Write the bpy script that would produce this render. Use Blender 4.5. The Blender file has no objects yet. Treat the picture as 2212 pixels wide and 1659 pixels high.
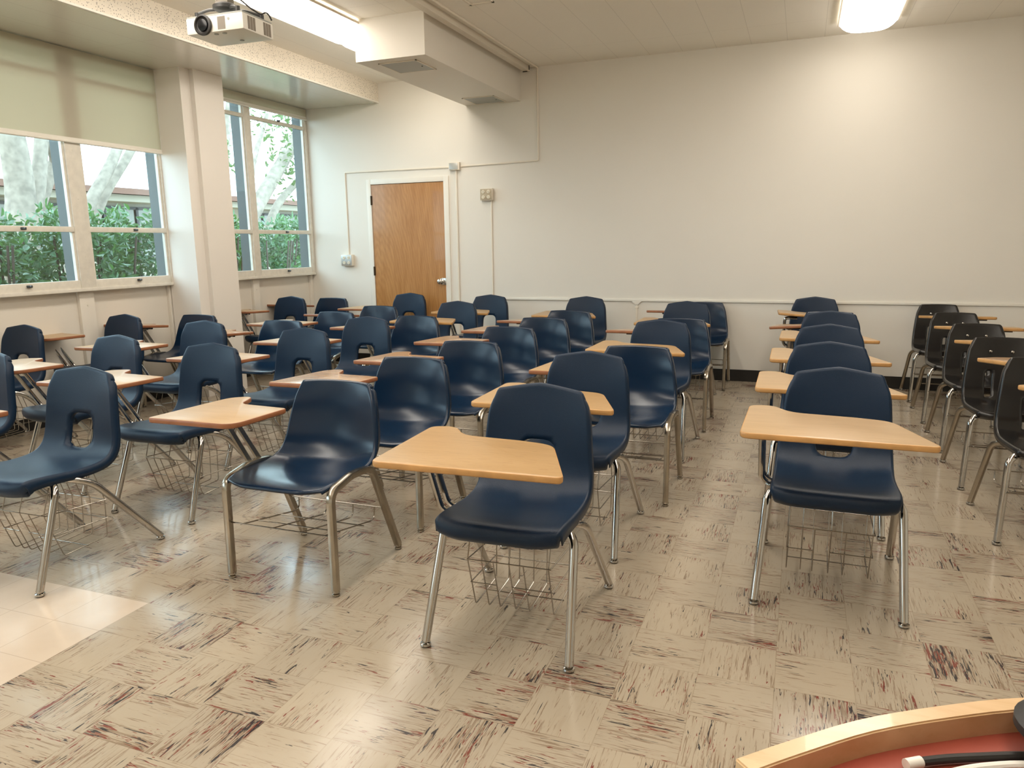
import bpy, bmesh, math, random
import numpy as np
from mathutils import Vector, Matrix

S = bpy.context.scene
COL = S.collection
random.seed(7)

# ------------------------------------------------------------------ camera
f_px, yaw, pitch, roll, H = 1633.18, -0.379844, 0.205012, -0.015585, 1.36259
pcx, pcy = 1072.93, 865.79
fwd = Vector((math.sin(yaw) * math.cos(pitch), math.cos(yaw) * math.cos(pitch), -math.sin(pitch)))
rgt = Vector((math.cos(yaw), -math.sin(yaw), 0))
upv = rgt.cross(fwd)
r2 = rgt * math.cos(roll) + upv * math.sin(roll)
u2 = -rgt * math.sin(roll) + upv * math.cos(roll)
cam_d = bpy.data.cameras.new('camera')
cam = bpy.data.objects.new('camera', cam_d)
COL.objects.link(cam)
cam.matrix_world = Matrix(((r2.x, u2.x, -fwd.x, 0), (r2.y, u2.y, -fwd.y, 0), (r2.z, u2.z, -fwd.z, H), (0, 0, 0, 1)))
cam_d.sensor_width = 36
cam_d.lens = f_px / 2212 * 36
cam_d.shift_x = (1106 - pcx) / 2212
cam_d.shift_y = (pcy - 829.5) / 2212
cam_d.clip_start = 0.02
S.camera = cam

# ------------------------------------------------------------------ colour management, world
S.view_settings.view_transform = 'Standard'
S.view_settings.look = 'None'
S.view_settings.gamma = 1
S.view_settings.use_curve_mapping = False
S.view_settings.exposure = 0.7
S.cycles.use_denoising = True
S.cycles.max_bounces = 10
S.cycles.diffuse_bounces = 5
S.cycles.glossy_bounces = 4
S.cycles.transparent_max_bounces = 12
S.cycles.sample_clamp_indirect = 8
S.cycles.caustics_reflective = False
S.cycles.caustics_refractive = False
SKY = 4.9
LAMP = 6.0
W = bpy.data.worlds.new('world')
S.world = W
W.use_nodes = True
bg = W.node_tree.nodes['Background']
bg.inputs[0].default_value = (0.66, 0.845, 1.0, 1)
bg.inputs[1].default_value = SKY

# room
D = 7.69          # far wall
ZC = 3.092        # ceiling
XW = -5.372       # window plane
XP = -5.44        # panel under the windows
XR = 3.3          # right wall
YB = -2.4         # wall behind the camera
XB = -4.41        # face of the dropped soffit
ZS = 2.89         # underside of the soffit
XD0, XD1, YD, ZD = -3.365, -2.757, 5.543, 2.78   # boxed duct

# ------------------------------------------------------------------ materials
def nt(m):
    m.use_nodes = True
    return m.node_tree, m.node_tree.nodes, m.node_tree.links

def mat(name, col, rough=0.5, metal=0.0, spec=0.5, bump=0.0, bscale=200, vary=0.0, vscale=6, coat=0.0):
    m = bpy.data.materials.new(name)
    t, N, L = nt(m)
    b = N['Principled BSDF']
    b.inputs['Base Color'].default_value = (*col, 1)
    b.inputs['Roughness'].default_value = rough
    b.inputs['Metallic'].default_value = metal
    b.inputs['Specular IOR Level'].default_value = spec
    b.inputs['Coat Weight'].default_value = coat
    if bump or vary:
        tc = N.new('ShaderNodeTexCoord')
    if bump:
        n = N.new('ShaderNodeTexNoise'); n.inputs['Scale'].default_value = bscale; n.inputs['Detail'].default_value = 2
        L.new(tc.outputs['Object'], n.inputs['Vector'])
        bp = N.new('ShaderNodeBump'); bp.inputs['Strength'].default_value = bump; bp.inputs['Distance'].default_value = 0.002
        L.new(n.outputs['Fac'], bp.inputs['Height']); L.new(bp.outputs[0], b.inputs['Normal'])
    if vary:
        n2 = N.new('ShaderNodeTexNoise'); n2.inputs['Scale'].default_value = vscale; n2.inputs['Detail'].default_value = 4
        L.new(tc.outputs['Object'], n2.inputs['Vector'])
        r = N.new('ShaderNodeValToRGB')
        r.color_ramp.elements[0].position = 0.3; r.color_ramp.elements[1].position = 0.7
        r.color_ramp.elements[0].color = (*[c * (1 - vary) for c in col], 1)
        r.color_ramp.elements[1].color = (*[min(1, c * (1 + vary)) for c in col], 1)
        L.new(n2.outputs['Fac'], r.inputs[0]); L.new(r.outputs[0], b.inputs['Base Color'])
    return m

def mth(N, L, op, a, b=None, c=None):
    n = N.new('ShaderNodeMath'); n.operation = op
    for i, v in enumerate((a, b, c)):
        if v is None: continue
        if isinstance(v, (int, float)): n.inputs[i].default_value = v
        else: L.new(v, n.inputs[i])
    return n.outputs[0]

def mixc(N, L, fac, a, b):
    n = N.new('ShaderNodeMix'); n.data_type = 'RGBA'
    for i, v in ((0, fac), (6, a), (7, b)):
        if isinstance(v, (int, float)): n.inputs[i].default_value = v
        elif isinstance(v, tuple): n.inputs[i].default_value = (*v, 1)
        else: L.new(v, n.inputs[i])
    return n.outputs[2]

def wood(name, c1, c2, c3, rough=0.4, axis='Z', stretch=14, scale=3.0, coat=0.0, spec=0.5, fleck=0.35):
    """straight grain along one axis with fine pores"""
    m = bpy.data.materials.new(name)
    t, N, L = nt(m); b = N['Principled BSDF']
    b.inputs['Roughness'].default_value = rough
    b.inputs['Coat Weight'].default_value = coat
    b.inputs['Specular IOR Level'].default_value = spec
    tc = N.new('ShaderNodeTexCoord'); mp = N.new('ShaderNodeMapping')
    sc = [stretch] * 3; sc['XYZ'.index(axis)] = 1.0
    mp.inputs['Scale'].default_value = sc
    L.new(tc.outputs['Object'], mp.inputs[0])
    n = N.new('ShaderNodeTexNoise'); n.inputs['Scale'].default_value = scale; n.inputs['Detail'].default_value = 5; n.inputs['Distortion'].default_value = 0.6
    L.new(mp.outputs[0], n.inputs['Vector'])
    n2 = N.new('ShaderNodeTexNoise'); n2.inputs['Scale'].default_value = scale * 5; n2.inputs['Detail'].default_value = 3
    L.new(mp.outputs[0], n2.inputs['Vector'])
    r = N.new('ShaderNodeValToRGB')
    e = r.color_ramp.elements
    e[0].position = 0.32; e[0].color = (*c1, 1); e[1].position = 0.66; e[1].color = (*c2, 1)
    L.new(n.outputs['Fac'], r.inputs[0])
    fl = mth(N, L, 'GREATER_THAN', n2.outputs['Fac'], 0.62)
    fl = mth(N, L, 'MULTIPLY', fl, fleck)
    L.new(mixc(N, L, fl, r.outputs[0], c3), b.inputs['Base Color'])
    return m

def floor_material():
    m = bpy.data.materials.new('streaked_vinyl_tile')
    t, N, L = nt(m); b = N['Principled BSDF']
    T = 0.2305
    g = N.new('ShaderNodeNewGeometry'); sp = N.new('ShaderNodeSeparateXYZ'); L.new(g.outputs['Position'], sp.inputs[0])
    x, y = sp.outputs[0], sp.outputs[1]
    u = mth(N, L, 'DIVIDE', mth(N, L, 'SUBTRACT', x, 0.003), T)
    v = mth(N, L, 'DIVIDE', mth(N, L, 'SUBTRACT', y, 2.045), T)
    iu, iv = mth(N, L, 'FLOOR', u), mth(N, L, 'FLOOR', v)
    fu, fv = mth(N, L, 'SUBTRACT', u, iu), mth(N, L, 'SUBTRACT', v, iv)
    par = mth(N, L, 'FLOORED_MODULO', mth(N, L, 'ADD', iu, iv), 2.0)   # 0: along y ; 1: along x
    # cell random
    cb = N.new('ShaderNodeCombineXYZ'); L.new(iu, cb.inputs[0]); L.new(iv, cb.inputs[1])
    wn = N.new('ShaderNodeTexWhiteNoise'); wn.noise_dimensions = '2D'; L.new(cb.outputs[0], wn.inputs['Vector'])
    rnd = wn.outputs['Value']
    def mixv(a, c):  # par ? c : a
        return mth(N, L, 'ADD', mth(N, L, 'MULTIPLY', a, mth(N, L, 'SUBTRACT', 1.0, par)), mth(N, L, 'MULTIPLY', c, par))
    # tile (-2,0) streaks run along y (iu+iv even)
    al = mixv(y, x); ac = mixv(x, y)
    def streak(sa, sc, off, detail, dist):
        c = N.new('ShaderNodeCombineXYZ')
        L.new(mth(N, L, 'MULTIPLY', al, sa), c.inputs[0]); L.new(mth(N, L, 'MULTIPLY', ac, sc), c.inputs[1])
        L.new(mth(N, L, 'MULTIPLY_ADD', rnd, 90.0, off), c.inputs[2])
        n = N.new('ShaderNodeTexNoise'); n.inputs['Scale'].default_value = 1; n.inputs['Detail'].default_value = detail
        n.inputs['Roughness'].default_value = 0.6; n.inputs['Distortion'].default_value = dist
        L.new(c.outputs[0], n.inputs['Vector'])
        return n.outputs['Fac']
    patch = streak(4, 9, 3, 1, 0)                         # where on the tile streaks gather
    dens = mth(N, L, 'MULTIPLY_ADD', mth(N, L, 'POWER', rnd, 1.5), 0.085, mth(N, L, 'MULTIPLY', mth(N, L, 'SUBTRACT', patch, 0.55), 0.36))
    def ramp(val, lo, hi):
        mr = N.new('ShaderNodeMapRange'); mr.inputs['From Min'].default_value = lo; mr.inputs['From Max'].default_value = hi
        L.new(val, mr.inputs['Value']); return mr.outputs[0]
    s1 = mth(N, L, 'ADD', streak(11, 112, 11, 3, 0.8), dens)
    s2 = mth(N, L, 'ADD', streak(10, 165, 27, 3, 0.6), mth(N, L, 'MULTIPLY', dens, 0.8))
    s3 = mth(N, L, 'ADD', streak(14, 112, 44, 3, 0.9), dens)
    dark = ramp(s1, 0.665, 0.69); thin = ramp(s2, 0.565, 0.65); red = ramp(s3, 0.665, 0.69)
    # soft cloudy smears
    smear = ramp(mth(N, L, 'ADD', streak(7, 38, 60, 4, 0.5), dens), 0.52, 0.78)
    base_a, base_b = (0.425, 0.358, 0.267), (0.38, 0.322, 0.244)
    base = mixc(N, L, rnd, base_a, base_b)
    col = mixc(N, L, mth(N, L, 'MULTIPLY', smear, 0.42), base, (0.30, 0.225, 0.155))
    col = mixc(N, L, mth(N, L, 'MULTIPLY', thin, 0.62), col, (0.16, 0.095, 0.055))
    col = mixc(N, L, mth(N, L, 'MULTIPLY', red, 0.85), col, (0.17, 0.022, 0.014))
    col = mixc(N, L, mth(N, L, 'MULTIPLY', dark, 0.9), col, (0.018, 0.018, 0.024))
    # replaced plain tiles beside the window wall
    inx = mth(N, L, 'LESS_THAN', x, 0.003 - T * 10); iny = mth(N, L, 'LESS_THAN', y, 2.045)
    plain = mth(N, L, 'MULTIPLY', inx, iny)
    n = N.new('ShaderNodeTexNoise'); n.inputs['Scale'].default_value = 9; n.inputs['Detail'].default_value = 5; L.new(g.outputs['Position'], n.inputs['Vector'])
    pc = mixc(N, L, n.outputs['Fac'], (0.54, 0.44, 0.34), (0.62, 0.52, 0.415))
    col = mixc(N, L, plain, col, pc)
    # joints
    eu = mth(N, L, 'MINIMUM', fu, mth(N, L, 'SUBTRACT', 1.0, fu)); ev = mth(N, L, 'MINIMUM', fv, mth(N, L, 'SUBTRACT', 1.0, fv))
    jt = ramp(mth(N, L, 'MINIMUM', eu, ev), 0.009, 0.002)
    col = mixc(N, L, mth(N, L, 'MULTIPLY', jt, 0.38), col, (0.22, 0.16, 0.10))
    L.new(col, b.inputs['Base Color'])
    # worn wax
    n3 = N.new('ShaderNodeTexNoise'); n3.inputs['Scale'].default_value = 2.2; n3.inputs['Detail'].default_value = 6; L.new(g.outputs['Position'], n3.inputs['Vector'])
    mr = N.new('ShaderNodeMapRange'); mr.inputs['From Min'].default_value = 0.3; mr.inputs['From Max'].default_value = 0.7
    mr.inputs['To Min'].default_value = 0.13; mr.inputs['To Max'].default_value = 0.24
    L.new(n3.outputs['Fac'], mr.inputs['Value']); L.new(mr.outputs[0], b.inputs['Roughness'])
    n4 = N.new('ShaderNodeTexNoise'); n4.inputs['Scale'].default_value = 14; n4.inputs['Detail'].default_value = 3; L.new(g.outputs['Position'], n4.inputs['Vector'])
    bp = N.new('ShaderNodeBump'); bp.inputs['Strength'].default_value = 0.12; bp.inputs['Distance'].default_value = 0.004
    L.new(n4.outputs['Fac'], bp.inputs['Height']); L.new(bp.outputs[0], b.inputs['Normal'])
    b.inputs['Specular IOR Level'].default_value = 0.5
    return m

def ceiling_material(name, col, seam, off, axis=0, rough=0.6, bump=0.25, holes=False, seam_y=None, coat=0.0):
    """painted tiles: fine grooves every seam metres along one axis, optional drilled holes"""
    m = bpy.data.materials.new(name)
    t, N, L = nt(m); b = N['Principled BSDF']; b.inputs['Roughness'].default_value = rough; b.inputs['Coat Weight'].default_value = coat; b.inputs['Coat Roughness'].default_value = rough
    g = N.new('ShaderNodeNewGeometry'); sp = N.new('ShaderNodeSeparateXYZ'); L.new(g.outputs['Position'], sp.inputs[0])
    def groove(ax, step, o, w):
        u = mth(N, L, 'DIVIDE', mth(N, L, 'SUBTRACT', sp.outputs[ax], o), step)
        fu = mth(N, L, 'FRACT', u)
        e = mth(N, L, 'MULTIPLY', mth(N, L, 'MINIMUM', fu, mth(N, L, 'SUBTRACT', 1.0, fu)), step)
        return mth(N, L, 'LESS_THAN', e, w)
    s = groove(axis, seam, off, 0.0016)
    if seam_y: s = mth(N, L, 'MAXIMUM', s, groove(seam_y[0], seam_y[1], seam_y[2], 0.0013))
    c = mixc(N, L, mth(N, L, 'MULTIPLY', s, 0.35), col, tuple(x * 0.35 for x in col))
    if holes:
        vo = N.new('ShaderNodeTexVoronoi'); vo.inputs['Scale'].default_value = 62; vo.inputs['Randomness'].default_value = 0.85
        L.new(g.outputs['Position'], vo.inputs['Vector'])
        h = mth(N, L, 'LESS_THAN', vo.outputs['Distance'], 0.24)
        c = mixc(N, L, mth(N, L, 'MULTIPLY', h, 0.8), c, tuple(x * 0.22 for x in col))
    L.new(c, b.inputs['Base Color'])
    n = N.new('ShaderNodeTexNoise'); n.inputs['Scale'].default_value = 90; n.inputs['Detail'].default_value = 3; L.new(g.outputs['Position'], n.inputs['Vector'])
    bp = N.new('ShaderNodeBump'); bp.inputs['Strength'].default_value = bump; bp.inputs['Distance'].default_value = 0.004
    L.new(n.outputs['Fac'], bp.inputs['Height']); L.new(bp.outputs[0], b.inputs['Normal'])
    return m

M = {}
M['floor'] = floor_material()
M['wall'] = mat('cream_wall_paint', (0.75, 0.72, 0.655), 0.62, bump=0.06, bscale=60, vary=0.012, vscale=1.5)
M['pillar'] = mat('pillar_paint', (0.75, 0.71, 0.66), 0.55, bump=0.05, bscale=60)
M['panel'] = mat('panel_paint', (0.72, 0.675, 0.60), 0.45, bump=0.04, bscale=40, vary=0.02, vscale=2)
M['trim'] = mat('trim_paint', (0.78, 0.75, 0.68), 0.4)
M['frame'] = mat('aged_window_paint', (0.70, 0.665, 0.59), 0.4, vary=0.06, vscale=22, bump=0.05, bscale=60)
M['fin'] = mat('weathered_exterior_steel', (0.07, 0.086, 0.088), 0.6)
M['ceiling'] = ceiling_material('ceiling_tile', (0.90, 0.87, 0.80), 0.3045, -1.449, 0, seam_y=(1, 1.83, 7.1))
M['soffit'] = ceiling_material('glossy_soffit_tile', (0.72, 0.69, 0.61), 0.305, -5.02, 0, rough=0.2, bump=0.14, coat=1.0, seam_y=(1, 1.22, 5.93))
M['beam'] = ceiling_material('drilled_acoustic_tile', (0.76, 0.70, 0.60), 0.305, 0.1, 1, holes=True, rough=0.6)
M['duct'] = mat('duct_box_paint', (0.78, 0.745, 0.68), 0.5, bump=0.03, bscale=50)
M['base'] = mat('black_rubber_baseboard', (0.012, 0.011, 0.010), 0.4)
M['grey'] = mat('grey_metal_panel', (0.36, 0.37, 0.35), 0.45)
M['chrome'] = mat('chrome', (0.52, 0.50, 0.47), 0.08, 1.0)
M['tube'] = mat('worn_chrome_tube', (0.40, 0.36, 0.30), 0.22, 1.0, vary=0.12, vscale=12)
M['wire'] = mat('plated_wire', (0.36, 0.33, 0.29), 0.25, 1.0)
M['navyA'] = mat('navy_textured_plastic', (0.0022, 0.0155, 0.041), 0.38, spec=0.32, bump=0.35, bscale=420)
M['navyB'] = mat('navy_glossy_plastic', (0.0025, 0.0155, 0.041), 0.22, spec=0.45, bump=0.05, bscale=60)
M['black'] = mat('black_plastic', (0.011, 0.0105, 0.0105), 0.27, spec=0.5, bump=0.05, bscale=90)
M['dark'] = mat('dark_metal', (0.03, 0.03, 0.03), 0.45)
M['oak'] = wood('oak_laminate', (0.40, 0.245, 0.102), (0.44, 0.275, 0.122), (0.26, 0.14, 0.05), 0.34, 'X', 10, 3.2, fleck=0.4)
M['oak_edge'] = mat('oak_laminate_edge', (0.50, 0.27, 0.095), 0.4, vary=0.15, vscale=15)
M['maple'] = wood('maple_laminate', (0.42, 0.28, 0.145), (0.47, 0.32, 0.175), (0.32, 0.195, 0.09), 0.34, 'X', 10, 2.4, fleck=0.25)
M['brown'] = wood('walnut_laminate', (0.38, 0.225, 0.12), (0.45, 0.285, 0.16), (0.22, 0.11, 0.055), 0.22, 'X', 12, 3.2, fleck=0.45)
M['brown_edge'] = mat('walnut_laminate_edge', (0.27, 0.105, 0.045), 0.35, vary=0.15, vscale=15)
M['seatboard'] = mat('brown_seat_board', (0.16, 0.06, 0.03), 0.5)
M['white'] = mat('white_plastic', (0.80, 0.78, 0.72), 0.35)
M['ivory'] = mat('ivory_outlet', (0.78, 0.72, 0.58), 0.35)
M['outlet_plate'] = mat('tan_outlet_plate', (0.45, 0.38, 0.27), 0.4)
M['steelplate'] = mat('brushed_plate', (0.50, 0.50, 0.48), 0.35, 0.7)
M['conduit'] = mat('painted_conduit', (0.76, 0.70, 0.60), 0.38)
M['knob'] = mat('satin_knob', (0.62, 0.61, 0.58), 0.22, 1.0)
M['hinge'] = mat('aged_hinge', (0.10, 0.075, 0.05), 0.4, 0.8)
M['blackrub'] = mat('black_rubber', (0.02, 0.018, 0.017), 0.5)
M['lens'] = mat('projector_glass', (0.006, 0.007, 0.009), 0.25, spec=0.35)
M['grille'] = mat('vent_grille', (0.23, 0.20, 0.165), 0.6)
M['red'] = mat('red_laminate', (0.33, 0.065, 0.04), 0.45, bump=0.03, bscale=90, vary=0.07, vscale=18)
M['birch'] = wood('birch_edge', (0.55, 0.355, 0.18), (0.68, 0.48, 0.275), (0.48, 0.29, 0.13), 0.3, 'X', 6, 5.0, coat=0.3, fleck=0.15)
M['bark'] = mat('pale_bark', (0.27, 0.235, 0.19), 0.9, bump=1.0, bscale=16, vary=0.28, vscale=11)
M['twig'] = mat('dark_twig', (0.06, 0.045, 0.035), 0.9, vary=0.2, vscale=20)
M['soil'] = mat('dry_ground', (0.30, 0.24, 0.16), 0.95, vary=0.3, vscale=3)
M['stucco'] = mat('pale_stucco', (0.36, 0.34, 0.27), 0.8)
M['roofb'] = mat('brown_roof', (0.16, 0.085, 0.06), 0.8)
M['bwin'] = mat('far_window_glass', (0.20, 0.22, 0.19), 0.3)
M['bmull'] = mat('dark_mullion', (0.018, 0.02, 0.022), 0.5)

def door_material():
    m = wood('door_veneer', (0.40, 0.185, 0.058), (0.50, 0.255, 0.09), (0.31, 0.13, 0.04), 0.3, 'Z', 9, 2.2, coat=0.15, fleck=0.12)
    t, N, L = nt(m)
    b = N['Principled BSDF']
    old = b.inputs['Base Color'].links[0].from_socket
    tc = N.new('ShaderNodeTexCoord'); mp = N.new('ShaderNodeMapping'); mp.inputs['Scale'].default_value = (3.2, 1, 0.75)
    L.new(tc.outputs['Object'], mp.inputs[0])
    wv = N.new('ShaderNodeTexWave'); wv.wave_type = 'RINGS'; wv.rings_direction = 'Y'
    wv.inputs['Scale'].default_value = 4.2; wv.inputs['Distortion'].default_value = 7.5; wv.inputs['Detail'].default_value = 2; wv.inputs['Detail Scale'].default_value = 1.1
    L.new(mp.outputs[0], wv.inputs['Vector'])
    f = mth(N, L, 'MULTIPLY', wv.outputs['Fac'], 0.30)
    L.new(mixc(N, L, f, old, (0.30, 0.125, 0.035)), b.inputs['Base Color'])
    return m
M['door'] = door_material()

def emis(name, col, st):
    m = bpy.data.materials.new(name); t, N, L = nt(m)
    b = N['Principled BSDF']; b.inputs['Base Color'].default_value = (0.8, 0.8, 0.78, 1)
    b.inputs['Emission Color'].default_value = (*col, 1); b.inputs['Emission Strength'].default_value = st
    return m
M['tube_light'] = emis('fluorescent_diffuser', (1.0, 0.915, 0.805), LAMP)

def glass_mat():
    m = bpy.data.materials.new('window_glass'); t, N, L = nt(m)
    N.remove(N['Principled BSDF'])
    tr = N.new('ShaderNodeBsdfTransparent'); tr.inputs[0].default_value = (0.93, 0.97, 0.95, 1)
    gl = N.new('ShaderNodeBsdfGlossy'); gl.inputs['Roughness'].default_value = 0.02
    fr = N.new('ShaderNodeLayerWeight'); fr.inputs[0].default_value = 0.5
    fc = mth(N, L, 'MULTIPLY_ADD', mth(N, L, 'POWER', fr.outputs['Facing'], 5.0), 0.85, 0.06)
    mx = N.new('ShaderNodeMixShader'); L.new(fc, mx.inputs[0]); L.new(tr.outputs[0], mx.inputs[1]); L.new(gl.outputs[0], mx.inputs[2])
    L.new(mx.outputs[0], N['Material Output'].inputs[0]); return m
M['glass'] = glass_mat()

def thin_mat(name, col, trans, rough=0.7, vary=None):
    m = bpy.data.materials.new(name); t, N, L = nt(m)
    b = N['Principled BSDF']; b.inputs['Base Color'].default_value = (*col, 1); b.inputs['Roughness'].default_value = rough
    tl = N.new('ShaderNodeBsdfTranslucent'); tl.inputs[0].default_value = (*trans, 1)
    if vary:
        oi = N.new('ShaderNodeTexCoord'); n = N.new('ShaderNodeTexNoise'); n.inputs['Scale'].default_value = 7; n.inputs['Detail'].default_value = 2
        L.new(oi.outputs['Object'], n.inputs['Vector'])
        rr = N.new('ShaderNodeValToRGB'); rr.color_ramp.elements[0].position = .4; rr.color_ramp.elements[1].position = .6
        rr.color_ramp.elements[0].color = (*col, 1); rr.color_ramp.elements[1].color = (*vary, 1)
        L.new(n.outputs['Fac'], rr.inputs[0]); L.new(rr.outputs[0], b.inputs['Base Color'])
    ad = N.new('ShaderNodeAddShader'); L.new(b.outputs[0], ad.inputs[0]); L.new(tl.outputs[0], ad.inputs[1])
    L.new(ad.outputs[0], N['Material Output'].inputs[0]); return m
M['shade'] = thin_mat('roller_shade_fabric', (0.42, 0.39, 0.31), (0.075, 0.07, 0.042), 0.8)
M['leaf'] = thin_mat('hedge_leaf', (0.032, 0.085, 0.035), (0.034, 0.075, 0.012), 0.3, vary=(0.055, 0.125, 0.07))
M['treeleaf'] = thin_mat('tree_leaf', (0.06, 0.10, 0.035), (0.05, 0.08, 0.02), 0.6)

# ------------------------------------------------------------------ mesh helpers
def tag(o, label=None, cat=None, group=None, kind=None):
    if label: o['label'] = label
    if cat: o['category'] = cat
    if group: o['group'] = group
    if kind: o['kind'] = kind
    return o

def link(name, me, parent=None):
    o = bpy.data.objects.new(name, me); COL.objects.link(o)
    if parent is not None: o.parent = parent
    return o

def obj(name, bm, mats, parent=None, smooth=35):
    if not isinstance(mats, (list, tuple)): mats = [mats]
    if smooth:
        a = math.radians(smooth)
        bm.normal_update()
        for f in bm.faces: f.smooth = True
        for e in bm.edges:
            if len(e.link_faces) == 2 and e.calc_face_angle(0) > a: e.smooth = False
    me = bpy.data.meshes.new(name); bm.to_mesh(me); bm.free()
    for m in mats: me.materials.append(M[m])
    return link(name, me, parent)

def empty(name, loc=(0, 0, 0), rz=0, parent=None):
    o = bpy.data.objects.new(name, None); COL.objects.link(o); o.location = loc; o.rotation_euler = (0, 0, rz)
    o.empty_display_size = 0.1
    if parent is not None: o.parent = parent
    return o

def B(): return bmesh.new()

def box(bm, x0, x1, y0, y1, z0, z1, bev=0, mi=0):
    r = bmesh.ops.create_cube(bm, size=1)
    for v in r['verts']:
        v.co = Vector(((x0 + x1) / 2 + v.co.x * (x1 - x0), (y0 + y1) / 2 + v.co.y * (y1 - y0), (z0 + z1) / 2 + v.co.z * (z1 - z0)))
    fs = list({f for v in r['verts'] for f in v.link_faces})
    for f in fs: f.material_index = mi
    if bev:
        es = list({e for v in r['verts'] for e in v.link_edges})
        bmesh.ops.bevel(bm, geom=es, offset=bev, segments=2, affect='EDGES', profile=0.6)
    return bm

def cyl(bm, p0, p1, r0, r1=None, n=16, mi=0):
    p0, p1 = Vector(p0), Vector(p1); r1 = r0 if r1 is None else r1
    d = p1 - p0; q = d.to_track_quat('Z', 'Y').to_matrix().to_4x4()
    r = bmesh.ops.create_cone(bm, cap_ends=True, segments=n, radius1=r0, radius2=r1, depth=d.length)
    mt = Matrix.Translation((p0 + p1) / 2) @ q
    for v in r['verts']: v.co = mt @ v.co
    for f in {f for v in r['verts'] for f in v.link_faces}: f.material_index = mi
    return bm

def fillet(pts, rad, seg=5, closed=False):
    pts = [Vector(p) for p in pts]; out = []; n = len(pts)
    for i, p in enumerate(pts):
        if not closed and (i == 0 or i == n - 1): out.append(p); continue
        a = pts[(i - 1) % n] - p; c = pts[(i + 1) % n] - p
        rr = rad[i] if isinstance(rad, (list, tuple)) else rad
        d = min(rr, a.length * 0.49, c.length * 0.49)
        if d < 1e-5: out.append(p); continue
        A = p + a.normalized() * d; C = p + c.normalized() * d
        for k in range(seg + 1):
            t = k / seg
            out.append(A * (1 - t) ** 2 + p * 2 * t * (1 - t) + C * t ** 2)
    return out

def tube(bm, pts, r, n=10, rad=None, sq=False, closed=False, taper=None, mi=0, seg=5):
    if rad: pts = fillet(pts, rad, seg, closed)
    pts = [Vector(p) for p in pts]
    m = len(pts); rings = []
    prev = None
    for i, p in enumerate(pts):
        if closed: d = (pts[(i + 1) % m] - pts[i - 1]).normalized()
        else: d = (pts[min(i + 1, m - 1)] - pts[max(i - 1, 0)]).normalized()
        if prev is None:
            a = Vector((1, 0, 0)) if abs(d.x) < 0.9 else Vector((0, 1, 0))
            a = (a - d * a.dot(d)).normalized()
        else:
            a = (prev - d * prev.dot(d)).normalized()
        prev = a; b = d.cross(a)
        rr = r if taper is None else taper[i] if isinstance(taper, list) else r
        ring = []
        for k in range(n):
            t = 2 * math.pi * (k + 0.5) / n; c, s = math.cos(t), math.sin(t)
            if sq:
                q = (abs(c) ** 5 + abs(s) ** 5) ** (-1 / 5); c *= q; s *= q
            ring.append(bm.verts.new(p + (a * c + b * s) * rr))
        rings.append(ring)
    for i in range(m if closed else m - 1):
        R0, R1 = rings[i], rings[(i + 1) % m]
        for k in range(n):
            f = bm.faces.new((R0[k], R0[(k + 1) % n], R1[(k + 1) % n], R1[k])); f.material_index = mi
    if not closed:
        bm.faces.new(rings[0][::-1]).material_index = mi; bm.faces.new(rings[-1]).material_index = mi
    return bm

def lathe(bm, prof, n=20, base=(0, 0, 0), axis='Z', mi=0):
    """prof: list of (r, h)"""
    bx, by, bz = base; rings = []
    def P(r, h, t):
        c, s = r * math.cos(t), r * math.sin(t)
        return {'Z': (bx + c, by + s, bz + h), 'Y': (bx + c, by + h, bz + s), 'X': (bx + h, by + c, bz + s)}[axis]
    for r, h in prof:
        rings.append([bm.verts.new(P(max(r, 1e-5), h, 2 * math.pi * k / n)) for k in range(n)])
    for i in range(len(rings) - 1):
        for k in range(n):
            bm.faces.new((rings[i][k], rings[i][(k + 1) % n], rings[i + 1][(k + 1) % n], rings[i + 1][k])).material_index = mi
    bm.faces.new(rings[0][::-1]).material_index = mi; bm.faces.new(rings[-1]).material_index = mi
    bmesh.ops.recalc_face_normals(bm, faces=bm.faces)
    return bm

def struct(name, bm, m, parent=None, smooth=0):
    o = obj(name, bm, m, parent, smooth)
    if parent is None: o['kind'] = 'structure'
    return o

def bx(*a, **k): return box(B(), *a, **k)

# ------------------------------------------------------------------ room shell
struct('floor', bx(XP - 0.35, XR + 0.2, YB - 0.2, D + 0.2, -0.15, 0), 'floor')
struct('ceiling', bx(XB - 1.2, XR + 0.2, YB - 0.2, D + 0.2, ZC, ZC + 0.15), 'ceiling')
# far wall with door opening
DL, DR, DZ = -4.553, -3.648, 2.032
b = B()
box(b, XW - 0.06, DL, D, D + 0.15, 0, ZC); box(b, DR, XR + 0.2, D, D + 0.15, 0, ZC); box(b, DL, DR, D, D + 0.15, DZ, ZC)
struct('wall_back', b, 'wall')
struct('wall_right', bx(XR, XR + 0.15, YB, D, 0, ZC), 'wall')
struct('wall_front', bx(XP - 0.3, XR, YB - 0.15, YB, 0, ZC), 'wall')

# soffit over the windows: glossy underside, drilled face and nosing trim
b = B(); box(b, XW - 0.16, XB - 0.012, YB, D, ZS, ZC)
struct('ceiling_soffit', b, 'soffit')
struct('wall_soffit', bx(XB - 0.012, XB, YB, D, ZS + 0.006, ZC), 'beam')
b = B(); box(b, XB - 0.02, XB + 0.008, YB, D, ZS - 0.004, ZS + 0.012, bev=0.003)
struct('trim_2', b, 'trim')

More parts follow.
